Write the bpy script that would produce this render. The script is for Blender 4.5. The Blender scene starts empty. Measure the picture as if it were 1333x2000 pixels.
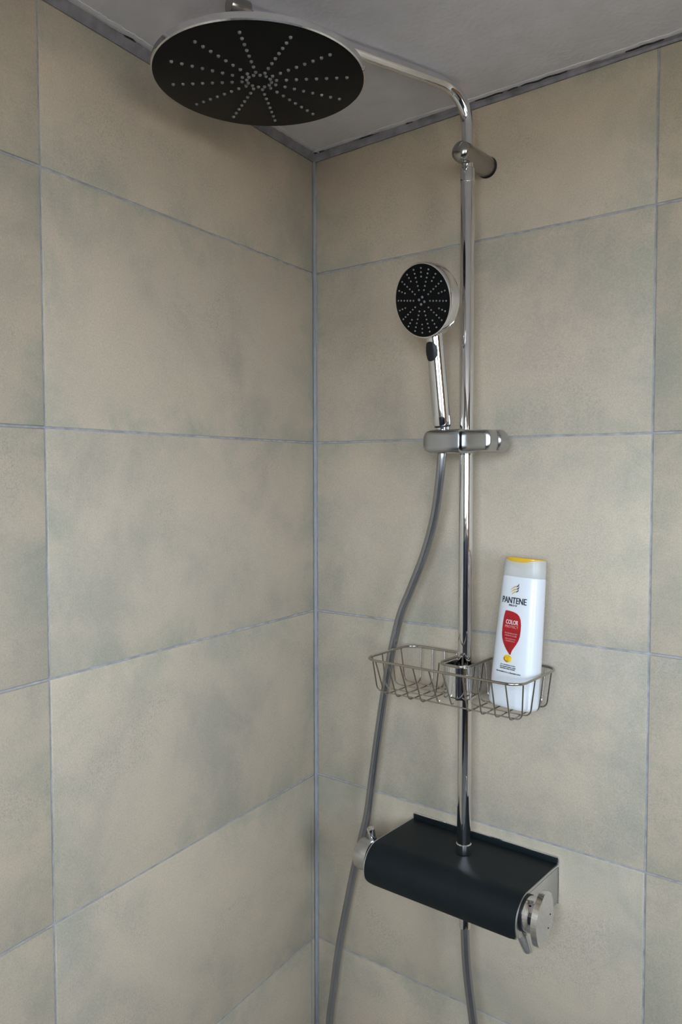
import bpy, bmesh, math, random
from mathutils import Vector, Matrix, noise

random.seed(7)
scene = bpy.context.scene
col = scene.collection
PI = math.pi

# ------------------------------------------------------------------ camera
YAW, PITCH, ROLL = 0.6741, -0.0473, -0.0015
cam_data = bpy.data.cameras.new('camera')
cam = bpy.data.objects.new('camera', cam_data)
col.objects.link(cam)
cam_data.sensor_fit = 'VERTICAL'
cam_data.sensor_height = 36.0
cam_data.lens = 1577.19 * 36.0 / 2000.0
cam_data.clip_start = 0.02
fw = Vector((-math.sin(YAW) * math.cos(PITCH), math.cos(YAW) * math.cos(PITCH), math.sin(PITCH)))
rt0 = Vector((math.cos(YAW), math.sin(YAW), 0))
up0 = rt0.cross(fw)
rt = rt0 * math.cos(ROLL) + up0 * math.sin(ROLL)
up = up0 * math.cos(ROLL) - rt0 * math.sin(ROLL)
cm = Matrix((rt, up, -fw)).transposed().to_4x4()
cm.translation = Vector((0.9403, -1.1025, -0.3532))
cam.matrix_world = cm
scene.camera = cam

# ------------------------------------------------------------------ sky, window light, exposure
world = bpy.data.worlds.new('sky')
scene.world = world
world.use_nodes = True
bg = world.node_tree.nodes['Background']
bg.inputs[0].default_value = (0.71, 0.855, 1.0, 1)
bg.inputs[1].default_value = 29.5

WIN_Y, WIN_X0, WIN_X1, WIN_Z0, WIN_Z1 = -1.66, 0.80, 1.66, -0.53, 0.080
FILL_WIN_X, FILL_WIN_Y0, FILL_WIN_Y1, FILL_WIN_Z0, FILL_WIN_Z1 = 2.15, -1.60, -0.86, -0.62, 0.080  # second opening, added to throw fill light onto the left wall
for loc, rot, sx, sy in ((((WIN_X0 + WIN_X1) / 2, WIN_Y - 0.13, (WIN_Z0 + WIN_Z1) / 2), (PI / 2, 0, 0), WIN_X1 - WIN_X0, WIN_Z1 - WIN_Z0),
                         ((FILL_WIN_X + 0.13, (FILL_WIN_Y0 + FILL_WIN_Y1) / 2, (FILL_WIN_Z0 + FILL_WIN_Z1) / 2), (0, PI / 2, 0), FILL_WIN_Z1 - FILL_WIN_Z0, FILL_WIN_Y1 - FILL_WIN_Y0)):
    pl = bpy.data.lights.new('window_portal', 'AREA')
    pl.shape = 'RECTANGLE'
    pl.size, pl.size_y = sx, sy
    pl.cycles.is_portal = True
    po = bpy.data.objects.new('window_portal', pl)
    col.objects.link(po)
    po.location = loc
    po.rotation_euler = rot

scene.view_settings.view_transform = 'Standard'
scene.view_settings.look = 'None'
scene.view_settings.gamma = 1.0
scene.view_settings.use_curve_mapping = False
scene.view_settings.exposure = 0.0
scene.cycles.max_bounces = 10
scene.cycles.diffuse_bounces = 6
scene.cycles.caustics_reflective = True


# ------------------------------------------------------------------ materials
def new_mat(name):
    m = bpy.data.materials.new(name)
    m.use_nodes = True
    return m, m.node_tree.nodes, m.node_tree.links, m.node_tree.nodes['Principled BSDF']


def simple(name, color, rough=0.5, metal=0.0, bump=0.0, bscale=200.0, var=0.0, vscale=30.0, spec=None):
    m, N, L, b = new_mat(name)
    b.inputs['Base Color'].default_value = (*color, 1)
    b.inputs['Roughness'].default_value = rough
    b.inputs['Metallic'].default_value = metal
    if spec is not None:
        b.inputs['Specular IOR Level'].default_value = spec
    tc = N.new('ShaderNodeTexCoord')
    if var > 0:
        n = N.new('ShaderNodeTexNoise'); n.inputs['Scale'].default_value = vscale; n.inputs['Detail'].default_value = 5
        L.new(tc.outputs['Object'], n.inputs['Vector'])
        r = N.new('ShaderNodeValToRGB')
        r.color_ramp.elements[0].position = 0.3; r.color_ramp.elements[1].position = 0.7
        r.color_ramp.elements[0].color = (*[max(0, c * (1 - var)) for c in color], 1)
        r.color_ramp.elements[1].color = (*[min(1, c * (1 + var)) for c in color], 1)
        L.new(n.outputs['Fac'], r.inputs['Fac']); L.new(r.outputs['Color'], b.inputs['Base Color'])
    if bump > 0:
        n2 = N.new('ShaderNodeTexNoise'); n2.inputs['Scale'].default_value = bscale; n2.inputs['Detail'].default_value = 4
        L.new(tc.outputs['Object'], n2.inputs['Vector'])
        bp = N.new('ShaderNodeBump'); bp.inputs['Strength'].default_value = bump; bp.inputs['Distance'].default_value = 0.002
        L.new(n2.outputs['Fac'], bp.inputs['Height']); L.new(bp.outputs['Normal'], b.inputs['Normal'])
    return m


def tile_material():
    m, N, L, b = new_mat('cement_tile')
    tc = N.new('ShaderNodeTexCoord')
    oi = N.new('ShaderNodeObjectInfo')
    mul = N.new('ShaderNodeVectorMath'); mul.operation = 'SCALE'; mul.inputs['Scale'].default_value = 37.0
    cmb = N.new('ShaderNodeCombineXYZ')
    for i in range(3):
        L.new(oi.outputs['Random'], cmb.inputs[i])
    L.new(cmb.outputs[0], mul.inputs[0])
    add = N.new('ShaderNodeVectorMath'); add.operation = 'ADD'
    L.new(tc.outputs['Object'], add.inputs[0]); L.new(mul.outputs[0], add.inputs[1])

    def noi(scale, detail, rough, dist=0.0):
        n = N.new('ShaderNodeTexNoise')
        n.inputs['Scale'].default_value = scale; n.inputs['Detail'].default_value = detail
        n.inputs['Roughness'].default_value = rough; n.inputs['Distortion'].default_value = dist
        L.new(add.outputs[0], n.inputs['Vector'])
        return n
    n1 = noi(5.0, 8, 0.62, 0.3)
    r1 = N.new('ShaderNodeValToRGB')
    e = r1.color_ramp.elements
    e[0].position = 0.32; e[0].color = (0.395, 0.345, 0.275, 1)
    e[1].position = 0.66; e[1].color = (0.530, 0.437, 0.330, 1)
    e2 = e.new(0.48); e2.color = (0.490, 0.407, 0.315, 1)
    L.new(n1.outputs['Fac'], r1.inputs['Fac'])
    # fine stippling that gathers in cloudy patches
    n2 = noi(9.0, 6, 0.6, 0.5)
    n3 = noi(430.0, 3, 0.75)
    mm = N.new('ShaderNodeMath'); mm.operation = 'MULTIPLY'
    rr2 = N.new('ShaderNodeMapRange'); rr2.inputs['From Min'].default_value = 0.48; rr2.inputs['From Max'].default_value = 0.66
    rr3 = N.new('ShaderNodeMapRange'); rr3.inputs['From Min'].default_value = 0.46; rr3.inputs['From Max'].default_value = 0.64
    L.new(n2.outputs['Fac'], rr2.inputs['Value']); L.new(n3.outputs['Fac'], rr3.inputs['Value'])
    L.new(rr2.outputs[0], mm.inputs[0]); L.new(rr3.outputs[0], mm.inputs[1])
    sc = N.new('ShaderNodeMath'); sc.operation = 'MULTIPLY'; sc.inputs[1].default_value = 0.62
    L.new(mm.outputs[0], sc.inputs[0])
    mix = N.new('ShaderNodeMix'); mix.data_type = 'RGBA'
    L.new(sc.outputs[0], mix.inputs['Factor']); L.new(r1.outputs['Color'], mix.inputs['A'])
    mix.inputs['B'].default_value = (0.305, 0.285, 0.235, 1)
    # greener, duller clouds towards the rim of each tile's print
    sep = N.new('ShaderNodeSeparateXYZ'); L.new(tc.outputs['UV'], sep.inputs[0])

    def rim(sock, k):
        d = N.new('ShaderNodeMath'); d.operation = 'SUBTRACT'; d.inputs[1].default_value = 0.5; L.new(sock, d.inputs[0])
        q = N.new('ShaderNodeMath'); q.operation = 'ABSOLUTE'; L.new(d.outputs[0], q.inputs[0])
        r = N.new('ShaderNodeMapRange'); r.inputs['From Min'].default_value = 0.5 - k; r.inputs['From Max'].default_value = 0.5
        L.new(q.outputs[0], r.inputs['Value'])
        return r
    mxx = N.new('ShaderNodeMath'); mxx.operation = 'MAXIMUM'
    L.new(rim(sep.outputs['X'], 0.16).outputs[0], mxx.inputs[0]); L.new(rim(sep.outputs['Y'], 0.26).outputs[0], mxx.inputs[1])
    n5 = noi(11.0, 6, 0.65, 0.4)
    r5 = N.new('ShaderNodeMapRange'); r5.inputs['From Min'].default_value = 0.42; r5.inputs['From Max'].default_value = 0.66
    L.new(n5.outputs['Fac'], r5.inputs['Value'])
    e5 = N.new('ShaderNodeMath'); e5.operation = 'MULTIPLY'; L.new(mxx.outputs[0], e5.inputs[0]); L.new(r5.outputs[0], e5.inputs[1])
    e6 = N.new('ShaderNodeMath'); e6.operation = 'MULTIPLY'; e6.inputs[1].default_value = 0.85; L.new(e5.outputs[0], e6.inputs[0])
    mix2 = N.new('ShaderNodeMix'); mix2.data_type = 'RGBA'
    L.new(e6.outputs[0], mix2.inputs['Factor']); L.new(mix.outputs['Result'], mix2.inputs['A'])
    mix2.inputs['B'].default_value = (0.335, 0.325, 0.255, 1)
    # overall fine grain
    n4 = noi(520.0, 2, 0.6)
    mr = N.new('ShaderNodeMapRange'); mr.inputs['From Min'].default_value = 0.3; mr.inputs['From Max'].default_value = 0.7
    mr.inputs['To Min'].default_value = 0.90; mr.inputs['To Max'].default_value = 1.08
    L.new(n4.outputs['Fac'], mr.inputs['Value'])
    mx = N.new('ShaderNodeVectorMath'); mx.operation = 'SCALE'
    L.new(mix2.outputs['Result'], mx.inputs[0]); L.new(mr.outputs[0], mx.inputs['Scale'])
    L.new(mx.outputs[0], b.inputs['Base Color'])
    b.inputs['Roughness'].default_value = 0.55
    b.inputs['Specular IOR Level'].default_value = 0.35
    bp = N.new('ShaderNodeBump'); bp.inputs['Strength'].default_value = 0.12; bp.inputs['Distance'].default_value = 0.001
    L.new(n3.outputs['Fac'], bp.inputs['Height']); L.new(bp.outputs['Normal'], b.inputs['Normal'])
    return m


M = {
    'tile': tile_material(),
    'grout': simple('grout', (0.33, 0.325, 0.345), 0.85, var=0.25, vscale=60, bump=0.4, bscale=300),
    'silicone': simple('silicone', (0.25, 0.245, 0.25), 0.7, var=0.10, vscale=40),
    'sealant': simple('sealant', (0.21, 0.20, 0.22), 0.7, var=0.3, vscale=45, bump=0.5, bscale=150),
    'grime': simple('grime', (0.03, 0.03, 0.035), 0.9, var=0.4, vscale=120),
    'ceiling': simple('ceiling_plaster', (0.66, 0.65, 0.69), 0.9, var=0.05, vscale=25, bump=0.35, bscale=140),
    'plaster': simple('wall_plaster', (0.27, 0.245, 0.215), 0.9, bump=0.2, bscale=120),
    'floor': simple('floor_tile', (0.30, 0.29, 0.27), 0.5, var=0.15, vscale=12),
    'ground': simple('ground', (0.30, 0.25, 0.20), 0.95, var=0.4, vscale=2),
    'frame': simple('white_frame', (0.72, 0.72, 0.72), 0.4, var=0.04),
    'door': simple('oak_door', (0.27, 0.15, 0.075), 0.45, var=0.25, vscale=9),
    'chrome': simple('chrome', (0.80, 0.80, 0.82), 0.045, 1.0, var=0.02),
    'satin': simple('satin_chrome', (0.62, 0.62, 0.63), 0.22, 1.0, var=0.03),
    'bracket': simple('bracket_metal', (0.40, 0.39, 0.37), 0.22, 1.0, var=0.03),
    'brushed': simple('brushed_metal', (0.47, 0.475, 0.48), 0.26, 1.0, var=0.03),
    'wire': simple('wire_steel', (0.46, 0.43, 0.38), 0.22, 1.0, var=0.05),
    'hose': simple('hose_silver', (0.36, 0.36, 0.37), 0.24, 0.9, var=0.05),
    'black': simple('black_rubber', (0.012, 0.012, 0.012), 0.42, var=0.2, vscale=80, spec=0.3),
    'face': simple('black_face', (0.005, 0.005, 0.005), 0.40, var=0.2, vscale=60, spec=0.10),
    'nozzle': simple('nozzle_grey', (0.20, 0.205, 0.21), 0.5, var=0.1),
    'mat': simple('anthracite_mat', (0.0075, 0.0115, 0.0135), 0.45, var=0.12, vscale=30, bump=0.06, bscale=500, spec=0.22),
    'alu': simple('light_edge', (0.66, 0.67, 0.68), 0.32, 1.0, var=0.03),
    'bottle': simple('white_plastic', (0.70, 0.71, 0.735), 0.28, var=0.01),
    'yellow': simple('yellow_plastic', (0.72, 0.42, 0.02), 0.3, var=0.05),
    'ink': simple('black_ink', (0.012, 0.012, 0.02), 0.5, var=0.1),
    'gold': simple('gold_ink', (0.55, 0.36, 0.13), 0.35, var=0.15, vscale=200),
    'red': simple('red_ink', (0.36, 0.006, 0.010), 0.32, var=0.25, vscale=60),
    'white_ink': simple('white_ink', (0.78, 0.70, 0.70), 0.5, var=0.02),
    'pink_ink': simple('pink_ink', (0.62, 0.30, 0.30), 0.5, var=0.05),
    'amber': simple('amber_ink', (0.80, 0.50, 0.01), 0.25, var=0.3, vscale=150),
    'amber_dark': simple('amber_dark_ink', (0.45, 0.16, 0.01), 0.3, var=0.2, vscale=100),
}


def frosted():
    m, N, L, b = new_mat('frosted_plastic')
    tc = N.new('ShaderNodeTexCoord'); n = N.new('ShaderNodeTexNoise'); n.inputs['Scale'].default_value = 40
    L.new(tc.outputs['Object'], n.inputs['Vector'])
    mr = N.new('ShaderNodeMapRange'); mr.inputs['To Min'].default_value = 0.32; mr.inputs['To Max'].default_value = 0.42
    L.new(n.outputs['Fac'], mr.inputs['Value']); L.new(mr.outputs[0], b.inputs['Roughness'])
    b.inputs['Base Color'].default_value = (0.80, 0.79, 0.76, 1)
    b.inputs['Transmission Weight'].default_value = 0.45
    b.inputs['IOR'].default_value = 1.35
    return m


def glass():
    m, N, L, b = new_mat('window_glass')
    for l in list(L):
        L.remove(l)
    tr = N.new('ShaderNodeBsdfTransparent'); tr.inputs[0].default_value = (0.95, 0.95, 0.95, 1)
    gl = N.new('ShaderNodeBsdfGlossy'); gl.inputs['Roughness'].default_value = 0.02
    mx = N.new('ShaderNodeMixShader'); mx.inputs[0].default_value = 0.06
    L.new(tr.outputs[0], mx.inputs[1]); L.new(gl.outputs[0], mx.inputs[2])
    L.new(mx.outputs[0], N['Material Output'].inputs['Surface'])
    return m


def added_dark_band():  # dark band added low on the unseen walls, to darken the chrome's reflections
    m, N, L, b = new_mat('plaster_over_added_dark_band')
    tc = N.new('ShaderNodeTexCoord'); sp = N.new('ShaderNodeSeparateXYZ'); L.new(tc.outputs['Object'], sp.inputs[0])
    st = N.new('ShaderNodeMath'); st.operation = 'GREATER_THAN'; st.inputs[1].default_value = -0.62
    L.new(sp.outputs['Z'], st.inputs[0])
    n = N.new('ShaderNodeTexNoise'); n.inputs['Scale'].default_value = 14; L.new(tc.outputs['Object'], n.inputs['Vector'])
    r = N.new('ShaderNodeValToRGB')
    r.color_ramp.elements[0].color = (0.025, 0.030, 0.045, 1); r.color_ramp.elements[1].color = (0.045, 0.052, 0.075, 1)
    L.new(n.outputs['Fac'], r.inputs['Fac'])
    mx = N.new('ShaderNodeMix'); mx.data_type = 'RGBA'
    L.new(st.outputs[0], mx.inputs['Factor']); L.new(r.outputs['Color'], mx.inputs['A']); mx.inputs['B'].default_value = (0.27, 0.245, 0.215, 1)
    L.new(mx.outputs['Result'], b.inputs['Base Color'])
    b.inputs['Roughness'].default_value = 0.7
    return m


M['added_dark_band'] = added_dark_band()
M['frosted'] = frosted()
M['glass'] = glass()


# ------------------------------------------------------------------ helpers
def link_mesh(name, bm, mat, parent=None, smooth=True, angle=35.0):
    bmesh.ops.recalc_face_normals(bm, faces=bm.faces)
    me = bpy.data.meshes.new(name)
    bm.to_mesh(me); bm.free()
    if smooth:
        for p in me.polygons:
            p.use_smooth = True
        me.set_sharp_from_angle(angle=math.radians(angle))
    me.materials.append(M[mat] if isinstance(mat, str) else mat)
    o = bpy.data.objects.new(name, me)
    col.objects.link(o)
    if parent is not None:
        o.parent = parent
    return o


def tag(o, label=None, cat=None, group=None, kind=None):
    if label: o['label'] = label
    if cat: o['category'] = cat
    if group: o['group'] = group
    if kind: o['kind'] = kind
    return o


def thing(name, label, cat, loc=(0, 0, 0), rot=(0, 0, 0)):
    o = bpy.data.objects.new(name, None)
    col.objects.link(o)
    o.empty_display_size = 0.05
    o.location = loc; o.rotation_euler = rot
    return tag(o, label, cat)


def shift(bm, origin):
    bmesh.ops.translate(bm, verts=bm.verts, vec=-Vector(origin))
    return bm


def add_box(bm, lo, hi, bev=0.0, seg=2):
    lo, hi = Vector(lo), Vector(hi)
    r = bmesh.ops.create_cube(bm, size=1.0)
    vs = r['verts']
    bmesh.ops.scale(bm, verts=vs, vec=hi - lo)
    bmesh.ops.translate(bm, verts=vs, vec=(hi + lo) / 2)
    if bev > 0:
        es = list({e for v in vs for e in v.link_edges})
        bmesh.ops.bevel(bm, geom=es, offset=bev, segments=seg, profile=0.5, affect='EDGES')
    return bm


def box(lo, hi, bev=0.0, seg=2):
    return add_box(bmesh.new(), lo, hi, bev, seg)


def catmull(pts, n=8):
    pts = [Vector(p) for p in pts]
    out = []
    P = [pts[0] * 2 - pts[1]] + pts + [pts[-1] * 2 - pts[-2]]
    for i in range(1, len(P) - 2):
        p0, p1, p2, p3 = P[i - 1:i + 3]
        for k in range(n):
            t = k / n
            out.append(0.5 * ((2 * p1) + (p2 - p0) * t + (2 * p0 - 5 * p1 + 4 * p2 - p3) * t * t + (3 * p1 - p0 - 3 * p2 + p3) * t ** 3))
    out.append(pts[-1])
    return out


def fillet(pts, r, n=8, closed=False):
    """polyline with its corners rounded by arcs of radius about r"""
    pts = [Vector(p) for p in pts]
    out = []
    N = len(pts)
    for i, p in enumerate(pts):
        if not closed and i in (0, N - 1):
            out.append(p); continue
        a = (pts[i - 1] - p); b = (pts[(i + 1) % N] - p)
        la, lb = a.length, b.length
        a.normalize(); b.normalize()
        ang = a.angle(b)
        rr = r[i] if isinstance(r, (list, tuple)) else r
        d = min(rr / max(1e-6, math.tan(ang / 2)), la * 0.49, lb * 0.49)
        rr = d * math.tan(ang / 2)
        bis = (a + b)
        if bis.length < 1e-5:
            out.append(p); continue
        bis.normalize()
        c = p + bis * (rr / math.sin(ang / 2))
        s = p + a * d - c; e = p + b * d - c
        tot = s.angle(e)
        for k in range(n + 1):
            t = k / n
            w0 = math.sin((1 - t) * tot) / math.sin(tot); w1 = math.sin(t * tot) / math.sin(tot)
            out.append(c + s * w0 + e * w1)
    return out


def add_tube(bm, pts, r, seg=12, closed=False, cap=True):
    pts = [Vector(p) for p in pts]
    n = len(pts)
    tang = []
    for i in range(n):
        if closed:
            t = pts[(i + 1) % n] - pts[i - 1]
        else:
            t = pts[min(i + 1, n - 1)] - pts[max(i - 1, 0)]
        tang.append(t.normalized())
    ref = Vector((0, 0, 1)) if abs(tang[0].z) < 0.9 else Vector((1, 0, 0))
    u = (ref - tang[0] * ref.dot(tang[0])).normalized()
    rings = []
    for i in range(n):
        t = tang[i]
        u = (u - t * u.dot(t)).normalized()
        v = t.cross(u)
        rr = r[i] if isinstance(r, (list, tuple)) else r
        rings.append([bm.verts.new(pts[i] + (u * math.cos(2 * PI * k / seg) + v * math.sin(2 * PI * k / seg)) * rr) for k in range(seg)])
    m = n if closed else n - 1
    for i in range(m):
        A, B = rings[i], rings[(i + 1) % n]
        off = 0
        if closed and i == n - 1:
            off = min(range(seg), key=lambda k: (A[0].co - B[k].co).length)
        for k in range(seg):
            bm.faces.new((A[k], A[(k + 1) % seg], B[(k + 1 + off) % seg], B[(k + off) % seg]))
    if cap and not closed:
        bm.faces.new(rings[0][::-1]); bm.faces.new(rings[-1])
    return bm


def tube(pts, r, seg=12, closed=False, cap=True):
    return add_tube(bmesh.new(), pts, r, seg, closed, cap)


def add_lathe(bm, prof, base, axis, seg=48):
    """prof: (radius, height) pairs along axis from base; ends with radius 0 are closed to a point"""
    axis = Vector(axis).normalized(); base = Vector(base)
    ref = Vector((0, 0, 1)) if abs(axis.z) < 0.9 else Vector((1, 0, 0))
    u = (ref - axis * ref.dot(axis)).normalized(); v = axis.cross(u)
    rings = []
    for (r, h) in prof:
        if r < 1e-7:
            rings.append([bm.verts.new(base + axis * h)])
        else:
            rings.append([bm.verts.new(base + axis * h + (u * math.cos(2 * PI * k / seg) + v * math.sin(2 * PI * k / seg)) * r) for k in range(seg)])
    for A, B in zip(rings, rings[1:]):
        for k in range(seg):
            k2 = (k + 1) % seg
            if len(A) == 1 and len(B) == 1: continue
            if len(A) == 1: bm.faces.new((A[0], B[k], B[k2]))
            elif len(B) == 1: bm.faces.new((A[k], A[k2], B[0]))
            else: bm.faces.new((A[k], A[k2], B[k2], B[k]))
    for R_, rev in ((rings[0], True), (rings[-1], False)):
        if len(R_) > 1:
            bm.faces.new(R_[::-1] if rev else R_)
    return bm


def lathe(prof, base, axis, seg=48):
    return add_lathe(bmesh.new(), prof, base, axis, seg)


def cyl(r, a, b, bev=0.001, seg=40):
    a, b = Vector(a), Vector(b)
    h = (b - a).length
    return lathe([(r - bev, 0), (r - 0.3 * bev, 0.3 * bev), (r, bev), (r, h - bev), (r - 0.3 * bev, h - 0.3 * bev), (r - bev, h)], a, b - a, seg)


def prism(outline, axis_vec, bev=0.0):
    """outline: list of 3D points (planar), extruded along axis_vec"""
    bm = bmesh.new()
    av = Vector(axis_vec)
    A = [bm.verts.new(Vector(p)) for p in outline]
    B = [bm.verts.new(Vector(p) + av) for p in outline]
    f1 = bm.faces.new(A[::-1]); f2 = bm.faces.new(B)
    n = len(A)
    for k in range(n):
        bm.faces.new((A[k], A[(k + 1) % n], B[(k + 1) % n], B[k]))
    if bev > 0:
        es = list(f1.edges) + list(f2.edges)
        bmesh.ops.bevel(bm, geom=es, offset=bev, segments=2, profile=0.5, affect='EDGES')
    return bm


# ------------------------------------------------------------------ the room
DL = -0.1284                                         # the corner is a little short of square
LD = Vector((-math.sin(DL), -math.cos(DL), 0))       # along the left wall, towards the viewer
LN = Vector((math.cos(DL), -math.sin(DL), 0))        # out of the left wall
BD, BN = Vector((1, 0, 0)), Vector((0, -1, 0))
CEIL, FLOOR = 0.2055, -1.95
GAP = 0.0027
TILE_T = 0.008
ROOM_X, ROOM_Y = FILL_WIN_X, WIN_Y


def wp(D, N, s, z, off=0.0):
    return D * s + N * off + Vector((0, 0, z))


def wall_slab(name, D, N, length):
    bm = bmesh.new()
    lo = [wp(D, N, -0.1 if N is BN else 0.0, z, -0.0016) for z in (FLOOR, CEIL + 0.05)]
    hi = [wp(D, N, length, z, -0.0016) for z in (FLOOR, CEIL + 0.05)]
    f = [bm.verts.new(p) for p in (lo[0], hi[0], hi[1], lo[1])]
    b = [bm.verts.new(v.co - N * 0.1) for v in f]
    bm.faces.new(f); bm.faces.new(b[::-1])
    for k in range(4):
        bm.faces.new((f[k], b[k], b[(k + 1) % 4], f[(k + 1) % 4]))
    return tag(link_mesh(name, bm, 'grout', smooth=False), kind='structure')


def make_tile(D, N, q, parent):
    """q: s0,s1 and the four corner heights (bottom0, bottom1, top1, top0)"""
    s0, s1, b0, b1, t1, t0 = q
    c = Vector(((s0 + s1) / 2, (b0 + t0) / 2, 0))
    origin = wp(D, N, c.x, c.y)
    bm = bmesh.new()
    g = GAP / 2

    def ring(inset, off):
        return [bm.verts.new(wp(D, N, s, z, off) - origin) for s, z in
                ((s0 + g + inset, b0 + g + inset), (s1 - g - inset, b1 + g + inset), (s1 - g - inset, t1 - g - inset), (s0 + g + inset, t0 - g - inset))]
    r0, r1, r2, r3 = ring(0.0012, 0.0), ring(0.0003, -0.0004), ring(0.0, -0.0012), ring(0.0, -TILE_T)
    bm.faces.new(r0); bm.faces.new(r3[::-1])
    for A, B in ((r0, r1), (r1, r2), (r2, r3)):
        for k in range(4):
            bm.faces.new((A[k], B[k], B[(k + 1) % 4], A[(k + 1) % 4]))
    uv = bm.loops.layers.uv.new('UVMap')
    for f in bm.faces:
        for l in f.loops:
            w = l.vert.co + origin
            l[uv].uv = ((w.dot(D) - s0) / (s1 - s0), (w.z - b0) / max(0.05, t0 - b0))
    o = link_mesh('tile', bm, 'tile', parent, angle=60)
    o.location = origin
    return o


wl = wall_slab('wall_left', LD, LN, 1.80)
wb = wall_slab('wall_back', BD, BN, ROOM_X + 0.1)
LEVEL = [0.1955, 0.0, -0.2985, -0.598, -0.898, -1.2025, -1.5025, -1.8025, FLOOR]
left_rows = {0.0: [0.1945, -0.0005, -0.298, -0.5993, -0.8982, -1.2022], 0.58: [0.1945, 0.0027, -0.2984, -0.5977, -0.8973, -1.2]}
back_rows = {0.0: [0.1945, -0.0012, -0.298, -0.5993, -0.8984, -1.2035], 0.591: [0.202, 0.0, -0.2995, -0.5966, -0.8985, -1.2]}


def level(table, s, k):
    t = table.get(s)
    if t and k < len(t): return t[k]
    if k == 0: return 0.199 if table is left_rows else 0.2055 - 0.003
    return LEVEL[k]


for D, N, table, cols, par in ((LD, LN, left_rows, [0.0, 0.58, 1.18, 1.62], wl), (BD, BN, back_rows, [0.0, 0.591, 1.191, 1.791, 2.14], wb)):
    for s0, s1 in zip(cols, cols[1:]):
        for k in range(len(LEVEL) - 1):
            e0 = s0 + (0.004 if s0 == 0 else 0)
            make_tile(D, N, (e0, s1, level(table, s0, k + 1), level(table, s1, k + 1), level(table, s1, k), level(table, s0, k)), par)

# ceiling, a slab of uneven plaster
bm = bmesh.new()
add_box(bm, (-0.1, ROOM_Y - 0.14, CEIL), (ROOM_X + 0.1, 0.1, CEIL + 0.1))
ceil = tag(link_mesh('ceiling', bm, 'ceiling', smooth=False), kind='structure')


def ragged_sealant(name, D, N, length, seed, ztop, zbot):
    """grey sealant filling the joint between the top tiles and the ceiling"""
    bm = bmesh.new()
    n = int(length / 0.004)
    rows = []
    for i in range(n + 1):
        s = length * i / n
        a = noise.noise(Vector((s * 22, seed, 0))) * 0.0022 + noise.noise(Vector((s * 90, seed, 3))) * 0.0016
        c = noise.noise(Vector((s * 40, seed, 8))) * 0.0007
        o = 0.0075 + a
        zb = zbot(s)
        rows.append([bm.verts.new(wp(D, N, s, z, off)) for off, z in
                     ((-0.0015, zb - 0.0012), (0.0012 + c, zb - 0.0012), (0.003 + c, zb + (ztop - zb) * 0.45), (o, ztop - 0.0009), (o + 0.0004, ztop + 0.001), (-0.0015, ztop + 0.001))])
    for A, B in zip(rows, rows[1:]):
        for k in range(6):
            bm.faces.new((A[k], B[k], B[(k + 1) % 6], A[(k + 1) % 6]))
    bm.faces.new(rows[0]); bm.faces.new(rows[-1][::-1])
    return tag(link_mesh(name, bm, 'sealant'), kind='structure')


t1 = ragged_sealant('trim_1', LD, LN, 1.2, 3.1, CEIL, lambda s: 0.1945)
t2 = ragged_sealant('trim_2', BD, BN, 1.2, 9.7, CEIL, lambda s: 0.1945 + 0.0075 * min(1, s / 0.591))


def crack(D, N, s0, s1, seed, parent, w=0.0016, mat='grime', off=0.0085):
    """a torn strip along the plaster edge"""
    bm = bmesh.new()
    n = max(6, int((s1 - s0) / 0.003))
    rows = []
    for i in range(n + 1):
        t = i / n
        s = s0 + (s1 - s0) * t
        e = math.sin(PI * t) ** 0.5 if 0 < t < 1 else 0.05
        c = off + noise.noise(Vector((s * 60, seed, 1))) * 0.0024
        h = w * e * (0.55 + 0.8 * abs(noise.noise(Vector((s * 130, seed, 5)))))
        rows.append([bm.verts.new(wp(D, N, s, z, o)) for o, z in ((c - h, CEIL - 0.0002), (c - h, CEIL - 0.0016), (c + h, CEIL - 0.0012), (c + h, CEIL - 0.0002))])
    for A, B in zip(rows, rows[1:]):
        for k in range(4):
            bm.faces.new((A[k], B[k], B[(k + 1) % 4], A[(k + 1) % 4]))
    bm.faces.new(rows[0]); bm.faces.new(rows[-1][::-1])
    return link_mesh('crack' if mat == 'grime' else 'plaster_flake', bm, mat, parent)


for k, (a, b) in enumerate(((0.005, 0.03), (0.105, 0.135), (0.20, 0.212), (0.325, 0.395), (0.40, 0.47), (0.55, 0.60))):
    crack(BD, BN, a, b, 20 + k, t2, w=0.0016)
for k, (a, b) in enumerate(((0.004, 0.02), (0.435, 0.455))):
    crack(LD, LN, a, b, 40 + k, t1, w=0.0012)
for k, (a, b) in enumerate(((0.0, 0.12), (0.13, 0.30), (0.28, 0.52), (0.5, 0.8))):
    crack(BD, BN, a, b, 60 + k, ceil, w=0.0050, mat='ceiling', off=0.0165)
for k, (a, b) in enumerate(((0.0, 0.16), (0.14, 0.33), (0.31, 0.6), (0.58, 0.9))):
    crack(LD, LN, a, b, 80 + k, ceil, w=0.0050, mat='ceiling', off=0.0165)

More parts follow.
